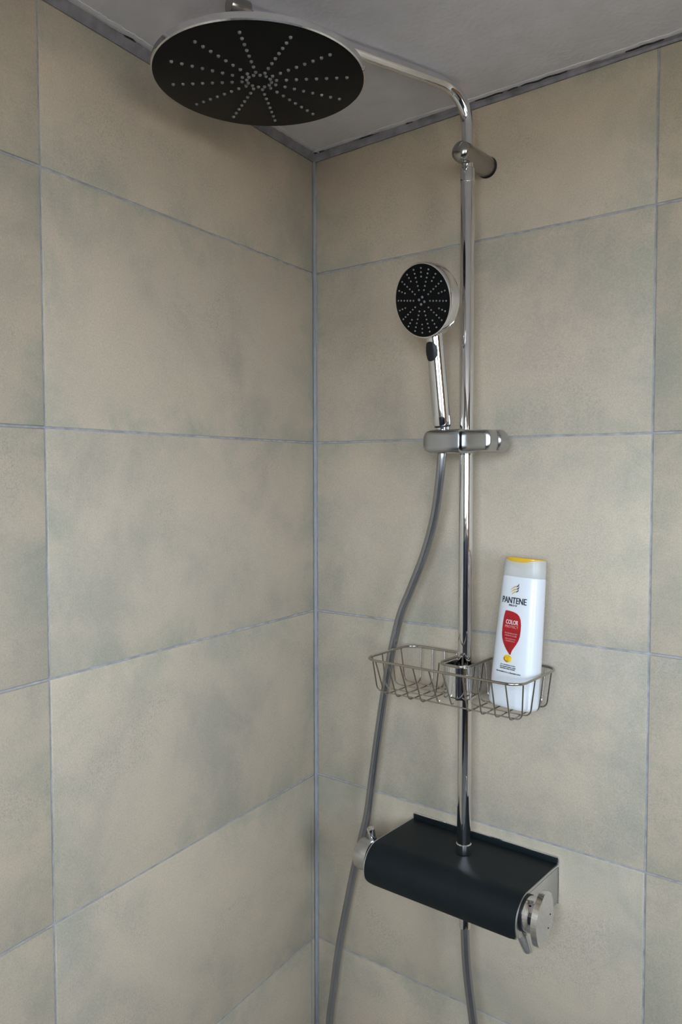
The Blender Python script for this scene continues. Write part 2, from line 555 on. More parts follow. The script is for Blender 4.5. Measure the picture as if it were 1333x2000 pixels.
# silicone in the vertical corner, smeared onto the left wall lower down
bm = bmesh.new()
rows = []
n = 220
for i in range(n + 1):
    z = 0.1945 + (FLOOR - 0.1945) * i / n
    a = 0.0048 + 0.0007 * noise.noise(Vector((0.3, 7.1, z * 14)))
    b = 0.0040 + 0.0006 * noise.noise(Vector((5.3, 1.1, z * 14)))
    p0 = LD * a + LN * 0.0004; p2 = BD * b + BN * 0.0004
    mid = (p0 + p2) * 0.32 + (BN + LN) * 0.0004
    q = [p0, p0 * 0.6 + mid * 0.4, mid, p2 * 0.6 + mid * 0.4, p2, (BD + LD) * -0.001]
    rows.append([bm.verts.new(Vector((p.x, p.y, z))) for p in q])
for A, B in zip(rows, rows[1:]):
    for k in range(6):
        bm.faces.new((A[k], B[k], B[(k + 1) % 6], A[(k + 1) % 6]))
bm.faces.new(rows[0][::-1]); bm.faces.new(rows[-1])
t3 = tag(link_mesh('trim_3', bm, 'silicone', angle=60), kind='structure')
bm = bmesh.new()
rows = []
n = 90
for i in range(n + 1):
    z = -0.955 + (-1.62 + 0.955) * i / n
    e = min(1.0, i / 16)
    s = 0.0165 + 0.0008 * noise.noise(Vector((2, 3, z * 9)))
    w = 0.0007 + 0.0014 * e
    rows.append([bm.verts.new(wp(LD, LN, s + ds, z, o)) for ds, o in ((-w, -0.0002), (-w * 0.5, 0.0004 * e), (w * 0.5, 0.0004 * e), (w, -0.0002))])
for A, B in zip(rows, rows[1:]):
    for k in range(4):
        bm.faces.new((A[k], B[k], B[(k + 1) % 4], A[(k + 1) % 4]))
bm.faces.new(rows[0][::-1]); bm.faces.new(rows[-1])
link_mesh('silicone_smear', bm, 'silicone', t3)

# floor, front wall with the daylight window, right wall with door and added fill window
tag(link_mesh('floor', box((-0.1, ROOM_Y - 0.14, FLOOR - 0.1), (ROOM_X + 0.1, 0.1, FLOOR)), 'floor', smooth=False), kind='structure')
T = 0.14
bm = bmesh.new()
add_box(bm, (0.0, WIN_Y - T, FLOOR), (WIN_X0, WIN_Y, CEIL))
add_box(bm, (WIN_X1, WIN_Y - T, FLOOR), (ROOM_X + T, WIN_Y, CEIL))
add_box(bm, (WIN_X0, WIN_Y - T, FLOOR), (WIN_X1, WIN_Y, WIN_Z0))
add_box(bm, (WIN_X0, WIN_Y - T, WIN_Z1), (WIN_X1, WIN_Y, CEIL))
tag(link_mesh('wall_front', bm, 'added_dark_band', smooth=False), kind='structure')
bm = bmesh.new()
add_box(bm, (ROOM_X, WIN_Y, FLOOR), (ROOM_X + T, FILL_WIN_Y0, CEIL))
add_box(bm, (ROOM_X, FILL_WIN_Y1, FLOOR), (ROOM_X + T, 0.1, CEIL))
add_box(bm, (ROOM_X, FILL_WIN_Y0, FLOOR), (ROOM_X + T, FILL_WIN_Y1, FILL_WIN_Z0))
add_box(bm, (ROOM_X, FILL_WIN_Y0, FILL_WIN_Z1), (ROOM_X + T, FILL_WIN_Y1, CEIL))
tag(link_mesh('wall_right', bm, 'added_dark_band', smooth=False), kind='structure')


def window(name, origin, D, N, length, z0, z1):
    """wooden window set into a wall; D runs along the wall, N points into the room"""
    w = bpy.data.objects.new(name, None); col.objects.link(w); tag(w, kind='structure')
    w.location = origin
    w.rotation_euler = (0, 0, math.atan2(D.y, D.x))
    sgn = 1 if D.cross(Vector((0, 0, 1))).dot(N) < 0 else -1       # local +y into the room or not
    h, fr = z1 - z0, 0.035
    bm = bmesh.new()
    for x0, x1, a, b in ((0, length, 0, fr), (0, length, h - 0.012, h), (0, fr, 0, h), (length - fr, length, 0, h)):
        add_box(bm, (x0, min(-0.11 * sgn, -0.07 * sgn), a), (x1, max(-0.11 * sgn, -0.07 * sgn), b), 0.003)
    link_mesh('window_frame', bm, 'door', w)
    link_mesh('pane', box((fr, -0.092 * sgn if sgn > 0 else 0.088, fr), (length - fr, -0.088 * sgn if sgn > 0 else 0.092, h - 0.012)), 'glass', w, smooth=False)
    link_mesh('window_sill', box((-0.02, min(-0.07 * sgn, 0.03 * sgn), -0.02), (length + 0.02, max(-0.07 * sgn, 0.03 * sgn), 0), 0.003), 'door', w)


window('window_1', (WIN_X0, WIN_Y, WIN_Z0), Vector((1, 0, 0)), Vector((0, 1, 0)), WIN_X1 - WIN_X0, WIN_Z0, WIN_Z1)
window('added_fill_window', (FILL_WIN_X, FILL_WIN_Y0, FILL_WIN_Z0), Vector((0, 1, 0)), Vector((-1, 0, 0)), FILL_WIN_Y1 - FILL_WIN_Y0, FILL_WIN_Z0, FILL_WIN_Z1)  # unseen window, put in only to brighten the left wall
d1 = bpy.data.objects.new('door_1', None); col.objects.link(d1); tag(d1, kind='structure')
d1.location = (ROOM_X, -0.40, FLOOR)
link_mesh('door_leaf', shift(box((ROOM_X - 0.03, -0.72, FLOOR + 0.01), (ROOM_X, -0.10, 0.03), 0.003), d1.location), 'door', d1)
bm = bmesh.new()
for lo, hi in (((ROOM_X - 0.045, -0.79, FLOOR), (ROOM_X, -0.72, 0.10)), ((ROOM_X - 0.045, -0.10, FLOOR), (ROOM_X, -0.03, 0.10)), ((ROOM_X - 0.045, -0.72, 0.03), (ROOM_X, -0.10, 0.10))):
    add_box(bm, lo, hi, 0.004)
link_mesh('door_frame', shift(bm, d1.location), 'door', d1)
bm = tube(fillet([(ROOM_X - 0.03, -0.66, -0.92), (ROOM_X - 0.08, -0.66, -0.92), (ROOM_X - 0.08, -0.54, -0.92)], 0.012), 0.009)
link_mesh('door_handle', shift(bm, d1.location), 'satin', d1)
tag(link_mesh('outdoor_ground', box((-40, -60, FLOOR - 0.6), (40, 40, FLOOR - 0.12)), 'ground', smooth=False), kind='structure')

# ------------------------------------------------------------------ shower column
PX, PY = 0.3425, -0.060                     # the riser
AZ = 0.195                                  # height of the arm
HC = Vector((0.2441, -0.3874, 0.1187))      # centre of the rain head's face
PR = 0.0100
SHELF_Z = -0.9225

colm = thing('shower_riser', 'tall chrome shower riser pipe with a bent overhead arm', 'shower pipe', (PX, PY, SHELF_Z))
O = colm.location
link_mesh('riser_pipe', shift(cyl(0.0103, (PX, PY, SHELF_Z + 0.002), (PX, PY, 0.066), 0.0004), O), 'chrome', colm)
link_mesh('base_collar', shift(lathe([(0.0112, 0), (0.0115, 0.0006), (0.0115, 0.014), (0.0108, 0.0148)], (PX, PY, SHELF_Z + 0.001), (0, 0, 1)), O), 'chrome', colm)
link_mesh('joint_collar', shift(lathe([(0.0104, 0), (0.0111, 0.0004), (0.0111, 0.0185), (0.0104, 0.0195)], (PX, PY, 0.066), (0, 0, 1)), O), 'chrome', colm)
ad = Vector((HC.x - PX, HC.y - PY, 0)).normalized()
end = Vector((HC.x, HC.y, AZ)) + ad * 0.034
arm_pts = fillet([(PX, PY, 0.080), (PX, PY, AZ), end], [0, 0.052, 0], 16)
arm = link_mesh('shower_arm', shift(tube(arm_pts, 0.0088, 32), O), 'chrome', colm)
link_mesh('arm_end_cap', shift(cyl(0.0104, end - ad * 0.020, end + ad * 0.006, 0.0012, 32), O), 'bracket', arm)
link_mesh('arm_outlet', shift(cyl(0.0095, (HC.x, HC.y, 0.164), (HC.x, HC.y, AZ), 0.0006, 32), O), 'chrome', arm)
bz = 0.105
br = link_mesh('wall_bracket', shift(lathe([(0, -0.088), (0.006, -0.0875), (0.0105, -0.0855), (0.0138, -0.0815), (0.0148, -0.076), (0.0150, -0.070), (0.0150, -0.0045), (0.0143, -0.0032), (0.0143, -0.0018)],
                                          (PX, 0, bz), (0, 1, 0), 48), O), 'bracket', colm)
link_mesh('gasket_ring', shift(lathe([(0.0153, 0.0002), (0.0157, 0.0006), (0.0157, 0.0022), (0.0153, 0.0026)], (PX, 0, bz), (0, -1, 0), 48), O), 'black', br).parent = br

# sliding holder for the hand shower
HZ = -0.3065
HX = 0.3165                                  # where the handle stands in it
HY = -0.082


def pill(x0, x1, yc, zc, hy, hz, rl, rr_, nx=10, ns=40, ex=3.2):
    """a rounded bar along x with superellipse cross-section and rounded ends"""
    bm = bmesh.new()
    st = []
    for k in range(nx + 1):
        t = k / nx
        st.append((x0 + rl * (1 - math.cos(t * PI / 2)), max(0.03, math.sin(t * PI / 2)) if rl > 0 else 1))
    for k in range(nx + 1):
        t = k / nx
        st.append((x1 - rr_ * (1 - math.sin(t * PI / 2)), max(0.03, math.cos(t * PI / 2))))
    rings = []
    for x, s in st:
        ring = []
        for k in range(ns):
            a = 2 * PI * k / ns
            c, q = math.cos(a), math.sin(a)
            f = (abs(c) ** ex + abs(q) ** ex) ** (-1 / ex)
            ring.append(bm.verts.new((x, yc + hy * c * f * (0.55 + 0.45 * s), zc + hz * q * f * s)))
        rings.append(ring)
    for A, B in zip(rings, rings[1:]):
        for k in range(ns):
            bm.faces.new((A[k], A[(k + 1) % ns], B[(k + 1) % ns], B[k]))
    bm.faces.new(rings[0][::-1]); bm.faces.new(rings[-1])
    return bm


sl = link_mesh('slide_holder', shift(pill(0.2885, 0.3545, -0.0745, HZ, 0.0265, 0.0172, 0.0165, 0.0015, ex=7), O), 'brushed', colm, angle=50)
link_mesh('clamp_button', shift(pill(0.3560, 0.4020, -0.0745, HZ, 0.0225, 0.0150, 0.0008, 0.0100, ex=6), O), 'brushed', colm, angle=50).parent = sl
link_mesh('clamp_ring', shift(pill(0.3535, 0.3565, -0.0745, HZ, 0.0205, 0.0135, 0.0004, 0.0004), O), 'black', colm, angle=50).parent = sl
link_mesh('clamp_cap', shift(pill(0.388, 0.4060, -0.0575, HZ, 0.0165, 0.0158, 0.002, 0.010, ex=2.6), O), 'brushed', colm, angle=50).parent = sl

# ------------------------------------------------------------------ rain shower head
R = 0.1275
tilt = Vector((0.0029, 0.0134, 1)).normalized()
rh = thing('rain_shower_head', 'large round flat rain shower head with black underside', 'shower head', HC)
rh.rotation_euler = Vector((0, 0, 1)).rotation_difference(tilt).to_euler()
link_mesh('metal_disc', lathe([(R - 0.0015, 0.0010), (R, 0.0022), (R, 0.0088), (R - 0.001, 0.0098), (R - 0.012, 0.0112), (0.03, 0.0135), (0.022, 0.0145), (0, 0.0145)], (0, 0, 0), (0, 0, 1), 128), 'chrome', rh)
fp = link_mesh('face_plate', lathe([(0, 0), (R - 0.0030, 0), (R - 0.0018, 0.0006), (R - 0.0018, 0.0012)], (0, 0, 0), (0, 0, 1), 128), 'face', rh)
bm = bmesh.new()
for k in range(12):
    a = math.radians(33.0 + 30 * k)
    for j, fr_ in enumerate((0.83, 0.735, 0.64, 0.545, 0.45, 0.355, 0.26, 0.165, 0.115)):
        aa = a + (math.radians(15) if j == 8 else 0)
        add_lathe(bm, [(0.0021, 0.0), (0.0019, 0.0016), (0.0013, 0.0022), (0, 0.0022)], (R * fr_ * math.cos(aa), R * fr_ * math.sin(aa), 0.0001), (0, 0, -1), 8)
tag(link_mesh('nozzles', bm, 'nozzle', fp), kind='stuff')
bj = link_mesh('ball_joint', lathe([(0.022, 0.014), (0.022, 0.018), (0.018, 0.021), (0.0145, 0.022), (0.0145, 0.036), (0.0125, 0.038), (0.0110, 0.0385), (0.0110, 0.046), (0.0095, 0.047)], (0, 0, 0), (0, 0, 1), 40), 'chrome', rh)
link_mesh('swivel_nut', lathe([(0.0150, 0.0245), (0.0160, 0.0255), (0.0160, 0.0345), (0.0150, 0.0355)], (0, 0, 0), (0, 0, 1), 6), 'chrome', bj, angle=20)

# ------------------------------------------------------------------ hand shower
FC = Vector((0.3085, -0.1265, -0.1085))
fn = Vector((-0.155, -0.960, -0.215)).normalized()
hs = thing('hand_shower', 'chrome hand shower with round black spray face in its holder', 'hand shower', (HX, HY, HZ))
O = hs.location
hr = 0.0528
hd = link_mesh('head', shift(lathe([(hr - 0.0022, -0.0002), (hr - 0.0008, 0.0002), (hr, 0.0016), (hr - 0.0004, 0.017), (hr - 0.003, 0.0225), (hr - 0.010, 0.0265), (0.020, 0.0295), (0, 0.030)], FC, -fn, 72), O), 'chrome', hs)
link_mesh('spray_face', shift(lathe([(0, 0.0010), (hr - 0.0034, 0.0010), (hr - 0.0024, 0.0004), (hr - 0.0024, -0.001)], FC, fn, 72), O), 'face', hd)
ref = Vector((0, 0, 1)); fu = (ref - fn * ref.dot(fn)).normalized(); fv = fn.cross(fu)
bm = bmesh.new()
spots = []
for k in range(20):
    a = 2 * PI * (k + 0.5) / 20
    for fr_ in ((0.87, 0.76, 0.645) if k % 2 else (0.87, 0.76, 0.645, 0.53, 0.415, 0.30)):
        spots.append((fr_ * math.cos(a), fr_ * math.sin(a), 0.00125))
for k in range(4):
    a = PI / 2 * k + 0.4
    spots.append((0.10 * math.cos(a), 0.10 * math.sin(a), 0.0020))
for px, py, r in spots:
    p = FC + fn * 0.0009 + (fu * py + fv * px) * hr * 0.97
    add_lathe(bm, [(r, 0), (r * 0.9, 0.0010), (r * 0.6, 0.0014), (0, 0.0014)], p, fn, 8)
tag(link_mesh('nozzles', shift(bm, O), 'nozzle', hd), kind='stuff')
hb = Vector((0.3155, HY, -0.2830)); ht = Vector((0.3120, -0.1040, -0.125))
dirh = (ht - hb).normalized(); hl = (ht - hb).length
hp = []
for k in range(13):
    t = k / 12
    hp.append((0.0136 - 0.0012 * t, 0.0022 + (hl - 0.0022) * t))
hdl = link_mesh('handle', shift(lathe([(0.0120, 0.0), (0.0130, 0.0006)] + hp, hb, dirh, 48), O), 'chrome', hs)
link_mesh('handle_neck', shift(lathe([(0.0098, -0.034), (0.0100, -0.0335), (0.0104, -0.002), (0.0104, 0.001)], hb, dirh, 40), O), 'chrome', hdl)
link_mesh('seal_ring', shift(lathe([(0.0112, -0.0022), (0.0118, -0.0018), (0.0118, 0.0002), (0.0112, 0.0004)], hb, dirh, 40), O), 'black', hdl)
# push button on the front of the handle, below the head
bc = hb + dirh * (hl * 0.675)
bax = (fn - dirh * fn.dot(dirh)).normalized()
bside = dirh.cross(bax)
bm = bmesh.new()
rings = []
for i, (sc_, lift) in enumerate(((1.0, -0.0005), (0.97, 0.0010), (0.75, 0.0018), (0.35, 0.0022))):
    ring = []
    for k in range(28):
        a = 2 * PI * k / 28
        sx = 0.0120 * math.cos(a) * sc_; sy = 0.0142 * math.sin(a) * sc_
        ang = sx / 0.0128
        ring.append(bm.verts.new(bc + dirh * sy + (bax * math.cos(ang) + bside * math.sin(ang)) * (0.0128 + lift)))
    rings.append(ring)
for A, B in zip(rings, rings[1:]):
    for k in range(28):
        bm.faces.new((A[k], A[(k + 1) % 28], B[(k + 1) % 28], B[k]))
bm.faces.new(rings[-1]); bm.faces.new(rings[0][::-1])
link_mesh('push_button', shift(bm, O), 'black', hdl)

# ------------------------------------------------------------------ hose
hose_pts = [(0.3152, -0.0820, -0.3180), (0.3150, -0.083, -0.3300), (0.3097, -0.08, -0.3645), (0.2948, -0.07, -0.4183), (0.2714, -0.06, -0.4745), (0.2428, -0.052, -0.5291), (0.2182, -0.047, -0.5768),
            (0.1986, -0.043, -0.6377), (0.1824, -0.04, -0.7079), (0.1679, -0.037, -0.7794), (0.1542, -0.034, -0.8523), (0.141, -0.032, -0.9261), (0.1243, -0.03, -0.9846), (0.1095, -0.028, -1.0346),
            (0.0898, -0.026, -1.1145), (0.0717, -0.025, -1.1951), (0.0598, -0.025, -1.2743), (0.0522, -0.026, -1.3334), (0.055, -0.030, -1.42), (0.085, -0.036, -1.505), (0.150, -0.046, -1.575), (0.235, -0.054, -1.590),
            (0.320, -0.060, -1.545), (0.372, -0.066, -1.44), (0.384, -0.069, -1.32), (0.374, -0.070, -1.22), (0.3655, -0.070, -1.165), (0.3585, -0.070, -1.1199), (0.3540, -0.070, -1.0824), (0.3515, -0.070, -1.0442), (0.3513, -0.070, -1.028)]
hose = thing('shower_hose', 'smooth silver shower hose hanging from the hand shower', 'hose', hose_pts[0])
O = hose.location
link_mesh('hose_tube', shift(tube(catmull(hose_pts, 8), 0.0066, 20), O), 'hose', hose)
link_mesh('hose_ferrule', shift(lathe([(0.0078, 0), (0.0086, 0.001), (0.0086, 0.024), (0.0080, 0.025)], (0.3512, -0.070, -1.030), (0, 0, 1), 32), O), 'chrome', hose)

# ------------------------------------------------------------------ thermostatic mixer with shelf
X0, X1 = 0.2135, 0.4685
CY, CZ, RO = -0.105, -0.9575, 0.035
mx = thing('shower_mixer', 'wall-mounted chrome shower mixer under a dark anthracite shelf', 'shower mixer', ((X0 + X1) / 2, 0, -0.95))
O = mx.location


def shelf_profile(r, y_start, end_deg):
    pts = []
    for k in range(9):
        y = y_start + (CY - y_start) * k / 8
        pts.append((y, CZ + r))
    n = 26
    for k in range(1, n + 1):
        a = math.radians(90 + (end_deg - 90) * k / n)
        pts.append((CY + r * math.cos(a), CZ + r * math.sin(a)))
    return pts


def bent_sheet(r_out, r_in, xa, xb, y_start, end_deg, corner):
    """sheet bent over the front; the two lower corners are rounded"""
    Po, Pi_ = shelf_profile(r_out, y_start, end_deg), shelf_profile(r_in, y_start, end_deg)
    L = [0.0]
    for a, b in zip(Po, Po[1:]):
        L.append(L[-1] + math.hypot(b[0] - a[0], b[1] - a[1]))
    tot = L[-1]
    bm = bmesh.new()
    rows = []
    nx = 14
    for (yo, zo), (yi, zi), l in zip(Po, Pi_, L):
        rem = tot - l
        ins = 0.0
        if rem < corner:
            ins = corner - math.sqrt(max(0.0, corner ** 2 - (corner - rem) ** 2))
        a, b = xa + ins, xb - ins
        top = [bm.verts.new((a + (b - a) * k / nx, yo, zo)) for k in range(nx + 1)]
        bot = [bm.verts.new((a + (b - a) * k / nx, yi, zi)) for k in range(nx + 1)]
        rows.append((top, bot))
    for (t0, b0), (t1_, b1) in zip(rows, rows[1:]):
        for k in range(nx):
            bm.faces.new((t0[k], t0[k + 1], t1_[k + 1], t1_[k]))
            bm.faces.new((b0[k], b1[k], b1[k + 1], b0[k + 1]))
        bm.faces.new((t0[0], t1_[0], b1[0], b0[0]))
        bm.faces.new((t0[-1], b0[-1], b1[-1], t1_[-1]))
    for (t, b) in (rows[0], rows[-1]):
        for k in range(nx):
            bm.faces.new((t[k], t[k + 1], b[k + 1], b[k]))
    return bm


sh = link_mesh('shelf', shift(bent_sheet(RO - 0.0004, RO - 0.0032, X0, X1, -0.0022, 222, 0.013), O), 'alu', mx)
link_mesh('shelf_mat', shift(bent_sheet(RO + 0.0002, RO - 0.0010, X0 + 0.0019, X1 - 0.0019, -0.0055, 218.6, 0.0115), O), 'mat', mx).parent = sh
bm = prism([(X0, -0.0001, SHELF_Z - 0.060), (X1, -0.0001, SHELF_Z - 0.060), (X1, -0.0001, SHELF_Z + 0.0065), (X1 - 0.003, -0.0001, SHELF_Z + 0.0095), (X0 + 0.003, -0.0001, SHELF_Z + 0.0095), (X0, -0.0001, SHELF_Z + 0.0065)], (0, -0.0030, 0), 0.0005)
bp_ = link_mesh('back_plate', shift(bm, O), 'chrome', mx)
link_mesh('reflection_strip', shift(box((X0 + 0.002, -0.0042, SHELF_Z - 0.001), (X1 - 0.002, -0.0026, SHELF_Z + 0.0078), 0.0004), O), 'mat', bp_)  # dark strip standing in for the shelf's reflection in the chrome lip
link_mesh('body', shift(cyl(0.0290, (X0 + 0.006, CY, CZ), (X1 - 0.003, CY, CZ), 0.001), O), 'chrome', mx)
# end plates closing the space under the shelf
for s_, xe in ((-1, X0 + 0.0005), (1, X1 - 0.0025)):
    outl = [(xe, -0.003, SHELF_Z - 0.0045), (xe, CY, SHELF_Z - 0.0045)]
    for k in range(1, 15):
        a = math.radians(90 + 130 * k / 14)
        outl.append((xe, CY + (RO - 0.0045) * math.cos(a), CZ + (RO - 0.0045) * math.sin(a)))
    outl += [(xe, CY, SHELF_Z - 0.058), (xe, -0.003, SHELF_Z - 0.058)]
    link_mesh('end_plate', shift(prism(outl, (0.002, 0, 0), 0.0003), O), 'satin' if s_ < 0 else 'alu', mx)
KC = Vector((0, CY - 0.004, CZ + 0.008))


def knob(xa, sgn, length, wings):
    k = link_mesh('knob', shift(lathe([(0.0215, 0.002), (0.0235, 0.003), (0.0238, 0.004), (0.0238, length - 0.002), (0.0230, length - 0.0006), (0.021, length)], (xa, KC.y, KC.z), (sgn, 0, 0), 56), O), 'chrome' if wings else 'satin', mx)
    link_mesh('flange_ring', shift(lathe([(0.0232, 0.0), (0.0246, 0.0004), (0.0246, 0.0030), (0.0232, 0.0034)], (xa, KC.y, KC.z), (sgn, 0, 0), 56), O), 'black', mx).parent = k  # black ring at the knob's flange
    return k


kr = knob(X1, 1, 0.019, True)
# broad pointed face of the right knob
outl = []
xf = X1 + 0.0185
for k in range(72):
    a = 2 * PI * k / 72
    p = 0.0275 + 0.0085 * abs(math.sin(a)) ** 6 + 0.001 * abs(math.sin(a))
    rot_ = math.radians(-14)
    y, z = p * math.cos(a), p * math.sin(a)
    outl.append((xf, KC.y + y * math.cos(rot_) - z * math.sin(rot_), KC.z - 0.001 + y * math.sin(rot_) + z * math.cos(rot_)))
link_mesh('knob_face', shift(prism(outl, (0.0085, 0, 0), 0.0022), O), 'chrome', mx).parent = kr
for dy, dz in ((0.0165, 0.000), (0.0105, -0.0165)):
    link_mesh('index_dot', shift(lathe([(0.0010, 0), (0.0010, 0.0006), (0.0, 0.0007)], (xf + 0.0084, KC.y + dy, KC.z + dz), (1, 0, 0), 12), O), 'black', mx).parent = kr
link_mesh('outlet_spout', shift(cyl(0.0086, (0.4620, -0.1165, -0.968), (0.4672, -0.0995, -1.0050), 0.0008, 40), O), 'chrome', mx)
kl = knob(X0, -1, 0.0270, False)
p0 = Vector((X0 - 0.0095, KC.y + 0.012, KC.z + 0.012)); p1 = Vector((X0 - 0.0115, KC.y + 0.003, KC.z + 0.0420))
link_mesh('lever_pin', shift(cyl(0.0060, p0, p1, 0.0008, 40), O), 'chrome', mx).parent = kl
link_mesh('hose_outlet', shift(cyl(0.0090, (0.3512, -0.070, -1.008), (0.3512, -0.070, -0.975), 0.0006), O), 'chrome', mx)

# ------------------------------------------------------------------ wire caddy clamped to the riser
cz, cb = -0.631, -0.686
ca = thing('wire_caddy', 'double wire shower caddy clamped around the chrome riser', 'caddy', (PX, PY, cb))
O = ca.location
xl, xr, yf, yb = 0.2160, 0.4710, -0.1420, -0.0175
nx0, nx1, nyf = 0.3190, 0.3660, -0.0990
rim = fillet([(xl, yf, cz), (xr, yf, cz), (xr, yb, cz), (nx1, yb, cz), (nx1, nyf, cz), (nx0, nyf, cz), (nx0, yb, cz), (xl, yb, cz)],
             [0.022, 0.022, 0.022, 0.006, 0.016, 0.016, 0.006, 0.022], 8, closed=True)
link_mesh('rim', shift(tube(rim, 0.0019, 12, closed=True), O), 'wire', ca)


def wire(pts, rr=0.0011, fr_=0.010):
    return link_mesh('wire', shift(tube(fillet(pts, fr_, 6), rr, 8), O), 'wire', ca)


bf, bb = -0.1225, -0.0240
# front-to-back wires
for xs in ((0.238, 0.260, 0.282, 0.304), (0.386, 0.408, 0.430, 0.451)):
    for x in xs:
        xb_ = x + (0.003 if x < PX else -0.003)
        wire([(x, yf, cz), (xb_, bf, cb), (xb_, bb, cb), (x, yb, cz)])
# side-to-side wires
for y in (-0.094, -0.068, -0.042):
    wire([(xl, y, cz), (xl + 0.007, y, cb + 0.0024), (nx0 - 0.006, y, cb + 0.0024), (nx0, y, cz)])
    wire([(xr, y, cz), (xr - 0.007, y, cb + 0.0024), (nx1 + 0.006, y, cb + 0.0024), (nx1, y, cz)])
# the foremost one runs through under both baskets
wire([(xl + 0.003, -0.124, cz), (xl + 0.008, -0.117, cb + 0.0024), (xr - 0.008, -0.117, cb + 0.0024), (xr - 0.003, -0.124, cz)])
# middle wires at the front
for x in (0.331, 0.354):
    wire([(x, yf, cz), (x, -0.117, cb + 0.0045), (x, -0.112, cb + 0.0045)], fr_=0.006)
# sheet metal clamp wrapped round the front of the riser
path = fillet([(nx0 + 0.002, -0.022, 0), (nx0 + 0.002, nyf + 0.002, 0), (nx1 - 0.002, nyf + 0.002, 0), (nx1 - 0.002, -0.022, 0)], [0, 0.0195, 0.0195, 0], 12)
bm = bmesh.new()
rows = []
for i, p in enumerate(path):
    t = (path[min(i + 1, len(path) - 1)] - path[max(i - 1, 0)]).normalized()
    nrm = Vector((-t.y, t.x, 0)) * 0.0008
    rows.append([bm.verts.new((q.x, q.y, z)) for q, z in ((p + nrm, cz - 0.003), (p - nrm, cz - 0.003), (p - nrm, cz - 0.050), (p + nrm, cz - 0.050))])
for A, B in zip(rows, rows[1:]):
    for k in range(4):
        bm.faces.new((A[k], B[k], B[(k + 1) % 4], A[(k + 1) % 4]))
bm.faces.new(rows[0]); bm.faces.new(rows[-1][::-1])
link_mesh('clamp_plate', shift(bm, O), 'chrome', ca)
link_mesh('clamp_pad', shift(box((nx0 + 0.004, -0.048, cz - 0.046), (nx1 - 0.004, -0.030, cz - 0.008), 0.003), O), 'black', ca)

# ------------------------------------------------------------------ shampoo bottle
BOT = Vector((0.4265, -0.0690, cb + 0.0042))
bo = thing('shampoo_bottle', 'white shampoo bottle with red label and yellow-topped cap in the caddy', 'bottle', BOT, (math.radians(-6.0), math.radians(1.0), math.radians(-9.0)))
HB, HT = 0.1830, 0.2085
EXP = 2.9


def half(z):
    """half width and half depth of the bottle at height z"""
    t = max(0.0, min(1.0, z / HB))
    a = 0.0372 - 0.0062 * t ** 1.15
    b = 0.0215 - 0.0030 * t
    if z < 0.006:
        k = 1 - (1 - z / 0.006) ** 2 * 0.09
        a *= k; b *= k
    return a, b


def front(x, z, lift=0.0004):
    a, b = half(z)
    return -(b * max(0.0, 1 - abs(x / a) ** EXP) ** (1 / EXP)) - lift


def super_ring(bm, a, b, z, n=64, ex=EXP, oy=0.0):
    out = []
    for k in range(n):
        t = 2 * PI * k / n
        c, s = math.cos(t), math.sin(t)
        f = (abs(c) ** ex + abs(s) ** ex) ** (-1 / ex)
        out.append(bm.verts.new((a * c * f, b * s * f + oy, z)))
    return out


def loft(rings, bm):
    n = len(rings[0])
    for A, B in zip(rings, rings[1:]):
        for k in range(n):
            bm.faces.new((A[k], A[(k + 1) % n], B[(k + 1) % n], B[k]))
    bm.faces.new(rings[0][::-1]); bm.faces.new(rings[-1])
    return bm


bm = bmesh.new()
zs = [0.0, 0.0008, 0.002, 0.004, 0.006] + [0.006 + (HB - 0.0075) * k / 26 for k in range(1, 27)]
rings = []
for z in zs:
    a, b = half(z)
    if 0.026 < z < 0.0335: b -= 0.0005; a -= 0.0003
    rings.append(super_ring(bm, a, b, z))
a, b = half(HB)
rings.append(super_ring(bm, a * 0.985, b * 0.97, HB))
bbody = link_mesh('body', loft(rings, bm), 'bottle', bo)
bm = bmesh.new()
ca_, cb_ = half(HB)
rings = [super_ring(bm, ca_ * 0.97, cb_ * 0.96, HB - 0.0005), super_ring(bm, ca_ * 0.99, cb_ * 0.985, HB + 0.0008), super_ring(bm, ca_ * 0.985, cb_ * 0.98, HB + 0.012),
         super_ring(bm, ca_ * 0.965, cb_ * 0.95, HT - 0.0025), super_ring(bm, ca_ * 0.95, cb_ * 0.93, HT - 0.0008), super_ring(bm, ca_ * 0.91, cb_ * 0.87, HT)]
cap = link_mesh('cap', loft(rings, bm), 'frosted', bo)
cap['label'] = 'frosted translucent cap'
# yellow flip top: a lens set into the front of the cap
bm = bmesh.new()
rings = []
for z, s in ((HT - 0.0100, 0.42), (HT - 0.0075, 0.68), (HT - 0.004, 0.86), (HT - 0.0005, 0.945), (HT + 0.0008, 0.93), (HT + 0.0012, 0.88)):
    rings.append(super_ring(bm, ca_ * s * 0.985, cb_ * (0.66 + 0.34 * s) * 0.985, z, oy=-0.0006))
yl = link_mesh('flip_top', loft(rings, bm), 'yellow', cap)
yl['label'] = 'yellow flip top of the cap'


def on_front(bm, lift=0.0004):
    for v in bm.verts:
        v.co = Vector((v.co.x, front(v.co.x, v.co.z, lift), v.co.z))
    return bm


def flat_poly(pts, n_sub=0):
    """outline of (x, z) points filled as a fan of strips, fine enough to follow the bottle"""
    bm = bmesh.new()
    vs = [bm.verts.new((x, 0, z)) for x, z in pts]
    f = bm.faces.new(vs)
    bmesh.ops.triangulate(bm, faces=[f])
    if n_sub:
        bmesh.ops.subdivide_edges(bm, edges=list(bm.edges), cuts=n_sub, use_grid_fill=True)
    return bm


